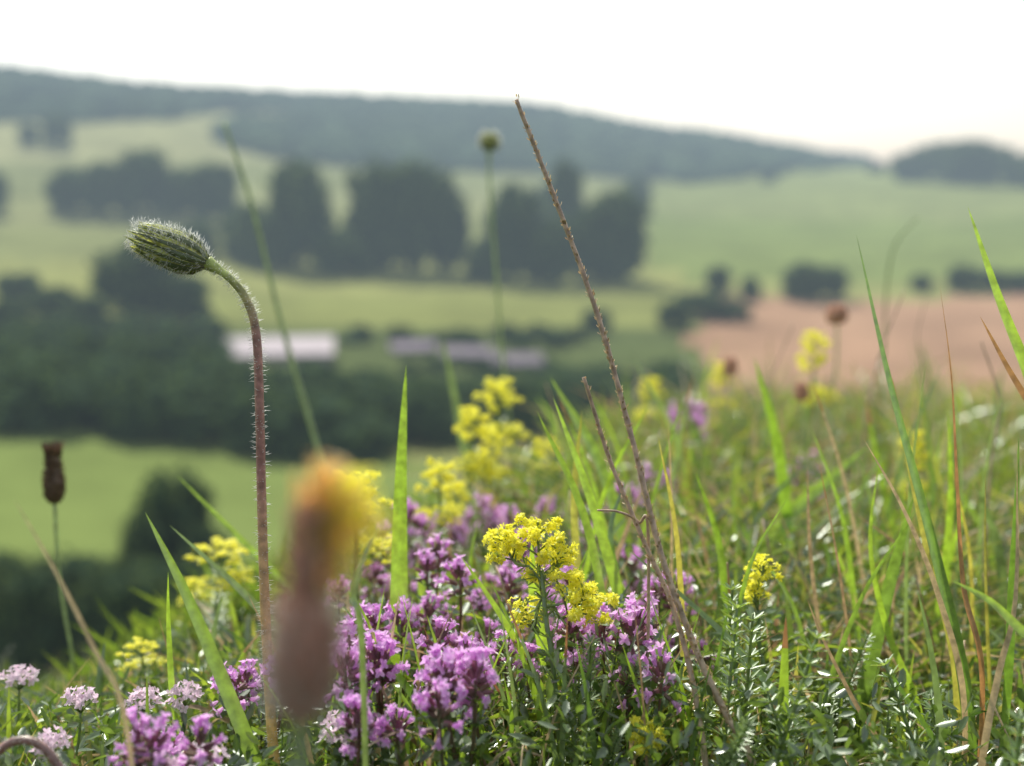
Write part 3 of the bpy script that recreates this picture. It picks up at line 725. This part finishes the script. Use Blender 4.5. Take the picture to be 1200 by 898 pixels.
stalk("dead_grass_stalk",[(885,910,.37),(850,835,.375),(815,760,.38),(775,650,.385),(740,512,.39),(702,375,.395),(655,245,.4),(605,117,.4)],.00115,.0007,DEADST,"tall thin leaning brown dead stalk with rough scales",scales=420)
stalk("dead_grass_stalk",[(828,915,.375),(812,800,.38),(788,710,.385),(757,640,.39),(715,540,.395),(684,442,.395)],.001,.0006,DEADST,"shorter leaning brown dead stalk crossing a taller one",scales=150)
stalk("dead_grass_stalk",[(760,640,.392),(748,612,.392),(725,600,.39),(700,598,.39)],.0006,.0003,DEADST,"thin curled straw fragment by dead stalks")
stalk("grass_stalk",[(402,640,.82),(375,535,.82),(330,380,.83),(295,240,.84),(263,145,.85)],.0024,.0011,STEMPALE,"tall slender pale green flowering grass stalk","grass")
stalk("grass_stalk",[(1035,420,1.),(1040,330,1.),(1050,285,1.),(1075,255,1.)],.0010,.0007,STEMG,"thin drooping green grass stalk above turf","grass")
for q in [[(880,520,.8),(905,440,.8),(930,380,.8)],[(1010,520,.7),(1030,420,.7),(1060,340,.7)],[(1090,480,.9),(1075,400,.9),(1085,350,.9)],[(660,560,.7),(655,500,.7),(640,450,.7)],[(1160,560,.6),(1170,470,.6),(1150,400,.6)]]:
    stalk("grass_stalk",q,.0008,.0004,DEADST,"thin brownish grass stalk above the turf","grass")

# ------------------------------------------------------------ hawkbit bud (main subject)
def bud_parts(parent,off,A,B,Rm,nh,hl,hr):
    ax=B-A; L_=ax.length; T=ax.normalized(); a_=perp(T); b_=T.cross(a_)
    pr=lambda t:np.interp(t,[0,.05,.12,.3,.5,.75,.92,1],[.30,.5,.78,1,.98,.86,.68,.48])
    core=MB(); lathe(core,A,A+ax*.93,pr,Rm*.92,24,18,0)
    bud=link("bud",core.mesh("bud_core",[BRACT],True,off),parent)
    br=MB()
    for layer,(cnt,t0,t1,hw,lift) in enumerate([(11,.0,1.02,.27,.98),(10,.0,.98,.22,1.03),(8,-.02,.5,.19,1.08)]):
        for q in range(cnt):
            th=(q+.5*layer)*2*math.pi/cnt+U(-.06,.06); te=t1+U(-.11,.05); m_=11; vs=[]
            for i in range(m_+1):
                s=i/m_; t=t0+(te-t0)*s; w=hw*(1-s**3.2)**.7+.012; rr_=Rm*pr(max(0,min(1,t)))*lift+(.0008*s*s*U(.4,1) if layer<2 else 0.0)
                for u_ in (-1,-.5,0,.5,1):
                    an=th+u_*w; rad=rr_*(1+.08*(1-u_*u_))
                    vs.append(A+ax*t+(a_*math.cos(an)+b_*math.sin(an))*rad)
            o0=len(br.v); br.v.extend(tuple(v) for v in vs)
            for i in range(m_):
                for c_ in range(4):
                    k=o0+i*5+c_; br.f.append((k,k+1,k+6,k+5)); br.m.append(1 if (c_ in(0,3)) and (layer<2) else 0)
    link("bract",br.mesh("bud_bract",[BRACT,BRACTE],True,off),bud)
    hb=MB()
    for q in range(nh):
        t=U(.0,1.02); an=U(0,6.28); u=a_*math.cos(an)+b_*math.sin(an); o_=A+ax*t+u*Rm*pr(min(1,t))*1.02
        hair(hb,o_,(u+T*U(-.2,.7)+rdir()*.35).normalized(),hl*U(.5,1.25),hr,0)
    link("hair",hb.mesh("bud_hair",[HAIR],True,off),bud)
def bud_plant(pts,A,B,Rm,r0,r1,mat,label,nh,hl,hr,sh,name="hawkbit_bud"):
    P=rooted([spot(*q) for q in pts]); base=P[0].copy(); Q=catmull(P+[A],12)
    e=empty(name,base,label,"wild flower"); st=MB(); tube(st,Q,lambda s:r0+(r1-r0)*s+(max(0,s-.93)/.07)*.0011*(r1/.0011),12,0,.05)
    so=link("stem",st.mesh("bud_stem",[mat],True,base),e)
    if sh:
        hb=MB(); T=tangents(Q)
        for k in range(sh):
            i=random.randrange(4,len(Q)-1); u=T[i].cross(rdir()).normalized(); o_=Q[i].lerp(Q[i+1],R())+u*(r0*.9)
            hair(hb,o_,(u+T[i]*U(-.3,.3)).normalized(),U(.0008,.0024),.00010,0)
        link("hair",hb.mesh("stem_hair",[HAIR],True,base),so)
    bud_parts(e,base,A,B,Rm,nh,hl,hr); return e
bud_plant([(326,935,.385),(318,850,.39),(311,720,.395),(307,600,.4),(304,470,.4),(300,390,.4),(288,350,.4),(268,325,.4)],
  spot(243,308,.4),spot(154,274,.397),.0059,.0018,.00125,BUDSTEM,"hairy nodding hawkbit bud on purplish curved stem",1200,.0028,.00010,1000)
bud_plant([(606,560,.95),(590,430,.95),(580,300,.95),(574,220,.95)],spot(573,176,.95),spot(574,155,.945),.0068,.0013,.0010,STEMPALE,"small green bud on a tall pale stem",320,.004,.00022,0)

# ------------------------------------------------------------ withered near flower
DD=.17; K=DD/.15
P=rooted([spot(356,960,DD),spot(354,900,DD),spot(352,845,DD)]); base=P[0].copy()
e=empty("withered_hawkbit",base,"withered brown flower head with pale orange shrivelled florets","wild flower")
st=MB(); tube(st,catmull(P,8),.0011*K,10); link("stem",st.mesh("withered_stem",[STEMPALE],True,base),e)
hd=MB(); A=spot(352,846,DD); B=spot(366,602,DD); pr=lambda t:np.interp(t,[0,.06,.18,.32,.48,.65,.85,1],[.35,.8,1.05,1.08,.86,.66,.56,.55])
RM=.0038*K
lathe(hd,A,B,pr,RM,20,16,0)
ax=B-A
for k in range(140):
    t=U(0,.95); an=U(0,6.28); u=Vector((math.cos(an),math.sin(an),0)); o_=A+ax*t+u*RM*pr(t)
    petal(hd,o_,(ax.normalized()+u*U(0,.5)).normalized(),u,U(.003,.006)*K,.0013*K,0,.1)
so=link("seed_head",hd.mesh("withered_head",[BROWNH],True,base),e)
hb=MB()
for k in range(700):
    t=U(.03,.6); an=U(0,6.28); u=Vector((math.cos(an),math.sin(an),0)); hair(hb,A+ax*t+u*RM*pr(t),(u+Vector((0,0,U(-.2,.8)))).normalized(),U(.0008,.0022)*K,.00009)
link("hair",hb.mesh("withered_hair",[HAIR],True,base),so)
fl=MB()
for k in range(210):
    an=U(0,6.28); u=Vector((math.cos(an),math.sin(an)*.8,0)); o_=A.lerp(B,U(.70,1.0))+u*U(0,.0018)*K
    l=U(.001,.0092)*K; ang=U(-.1,1.05); q=o_+Vector((math.sin(ang)*l*.9,0,math.cos(ang)*l*.9))+u*l*.1; e2=q+Vector((U(-.001,.004),U(-.002,.002),U(-.0055,.0015)))*K
    ribbon(fl,catmull([o_,q,e2],3),U(.0005,.0011)*K,rdir(),.3,1 if (q.x-o_.x)>.0035 and R()<.7 else 0,wf=lambda s:1-.4*s)
link("floret",fl.mesh("withered_floret",[ORANGE,YEL],True,base),e)

# ------------------------------------------------------------ plantain heads & faded clover
def plantain(pts,A,B,Rm,mat,label,name="plantain",ragged=False):
    P=rooted([spot(*q) for q in pts]); base=P[0].copy(); e=empty(name,base,label,"wild flower")
    st=MB(); tube(st,catmull(P+[A],8),.0009,8); link("stem",st.mesh("plantain_stem",[STEMPALE],True,base),e)
    hd=MB(); pr=lambda t:np.interp(t,[0,.1,.35,.7,.95,1],[.45,.9,1,.75,.6,.4]); lathe(hd,A,B,pr,Rm*.9,16,14)
    ax=B-A; T=ax.normalized()
    for k in range(300):
        t=U(0,1); u=T.cross(rdir()).normalized(); o_=A+ax*t+u*Rm*.85*pr(t)
        petal(hd,o_,(u*.45+T).normalized(),u,Rm*.45,Rm*.22,0,.2)
    if ragged:
        for k in range(60):
            u=T.cross(rdir()).normalized(); petal(hd,A+ax*.8+u*Rm*.4,(u*U(.1,.4)+T).normalized(),u,U(.006,.011),.0016,0,.2)
    link("seed_head",hd.mesh("seed_head",[mat],True,base),e)
plantain([(85,770,.6),(76,720,.6),(68,660,.6)],spot(64,590,.6),spot(62,528,.6),.0056,DARKH,"brown oval seed head on thin pale stem",ragged=True)
plantain([(975,470,.95),(980,430,.95)],spot(981,380,.95),spot(980,360,.95),.0085,PINKBR,"faded pinkish brown clover head on thin stem","clover")
plantain([(945,520,.9),(942,500,.9)],spot(940,470,.9),spot(939,449,.9),.006,PINKBR,"faded pinkish brown clover head on thin stem","clover")
plantain([(850,520,.95),(853,480,.95)],spot(855,440,.95),spot(856,420,.95),.006,PINKBR,"faded pinkish brown clover head on thin stem","clover")
stalk("curved_flower_stem",[(82,940,.34),(70,902,.34),(48,874,.34),(20,868,.34),(-8,886,.34),(-20,910,.34)],.0013,.0012,CURL,"hairy reddish curved flower stem near the turf","wild flower",hairs=260)

# ------------------------------------------------------------ main bedstraw in focus
def bed_main(pts,clusters,label,nfmul=1.):
    P=rooted([spot(*q) for q in pts]); base=P[0].copy(); Q=catmull(P,8)
    e=empty("ladys_bedstraw",base,label,"wild flower","yellow bedstraw plants")
    st=MB(); fo=MB(); tube(st,Q,lambda s:.0011-.0004*s,7); whorls(fo,Q,.0085,.0085,.15,.95)
    for (i0,c0,c1,w,nf) in clusters:
        hd=MB(); a0=Q[int(i0*(len(Q)-1))]; A=spot(*c0); B=spot(*c1)
        br=catmull([a0,a0.lerp(A,.5)+Vector((0,0,.002)),A,B],4); tube(st,br,.00045,5); whorls(fo,br,.006,.005,.1,.5,nl=6)
        bed_cluster(hd,st,A,B,w,int(nf*nfmul)); link("flower_cluster",hd.mesh("flower_cluster",[YEL,YBUD],False,base),e)
    link("stem",st.mesh("bedstraw_stem",[STEMG],True,base),e); link("foliage",fo.mesh("bedstraw_foliage",[BSLEAF],True,base),e)
bed_main([(662,930,.385),(655,860,.385),(648,780,.385),(640,725,.388),(635,670,.395)],
 [(1,(633,690,.4),(630,612,.4),.0082,340),(.95,(604,660,.4),(584,624,.402),.0064,180),(.85,(660,725,.395),(690,692,.393),.0098,330),(.9,(625,738,.405),(613,705,.405),.0055,80),(.97,(650,668,.398),(662,638,.398),.0048,80)],
 "bright yellow lady's bedstraw in full flower, thyme behind",1.15)
bed_main([(770,940,.37),(765,915,.37),(760,890,.37)],[(1,(760,890,.37),(757,848,.37),.0045,150)],"greenish yellow bedstraw spike just opening")
bed_main([(895,800,.44),(890,760,.44),(888,715,.44)],[(1,(886,712,.44),(884,680,.44),.004,80),(1,(890,690,.44),(897,655,.44),.005,100)],"slender yellow bedstraw spike beside dense turf")

# ------------------------------------------------------------ light, world, camera
SAZ=math.radians(-24); SEL=math.radians(50)
S=Vector((math.sin(SAZ)*math.cos(SEL),math.cos(SAZ)*math.cos(SEL),math.sin(SEL)))
ld=bpy.data.lights.new("sun","SUN"); ld.energy=5.; ld.angle=math.radians(.5); ld.color=(1,.96,.88)
lo=link("sun",ld); lo.rotation_euler=S.to_track_quat('Z','Y').to_euler(); lo.location=(0,0,50)
w=bpy.data.worlds.new("World"); scene.world=w; w.use_nodes=True; nt=w.node_tree; nt.nodes.clear()
sk=nt.nodes.new("ShaderNodeTexSky"); sk.sky_type='NISHITA'; sk.sun_disc=False; sk.sun_elevation=SEL; sk.sun_rotation=SAZ
sk.air_density=1.3; sk.dust_density=1.; sk.ozone_density=1.
hs=nt.nodes.new("ShaderNodeHueSaturation"); hs.inputs["Saturation"].default_value=.35; hs.inputs["Value"].default_value=1.08
bg=nt.nodes.new("ShaderNodeBackground"); bg.inputs[1].default_value=.15; ou=nt.nodes.new("ShaderNodeOutputWorld")
nt.links.new(sk.outputs[0],hs.inputs["Color"]); nt.links.new(hs.outputs[0],bg.inputs[0]); nt.links.new(bg.outputs[0],ou.inputs[0])
cd=bpy.data.cameras.new("camera"); co=link("camera",cd); scene.camera=co
cd.sensor_width=36; cd.lens=36*F/1200; cd.clip_start=.01; cd.clip_end=12000
co.location=(0,0,0); co.rotation_euler=(math.pi/2-PITCH,0,0)
cd.dof.use_dof=True; cd.dof.focus_distance=.4; cd.dof.aperture_fstop=6.9
scene.view_settings.view_transform='Standard'; scene.view_settings.look='None'; scene.view_settings.exposure=0
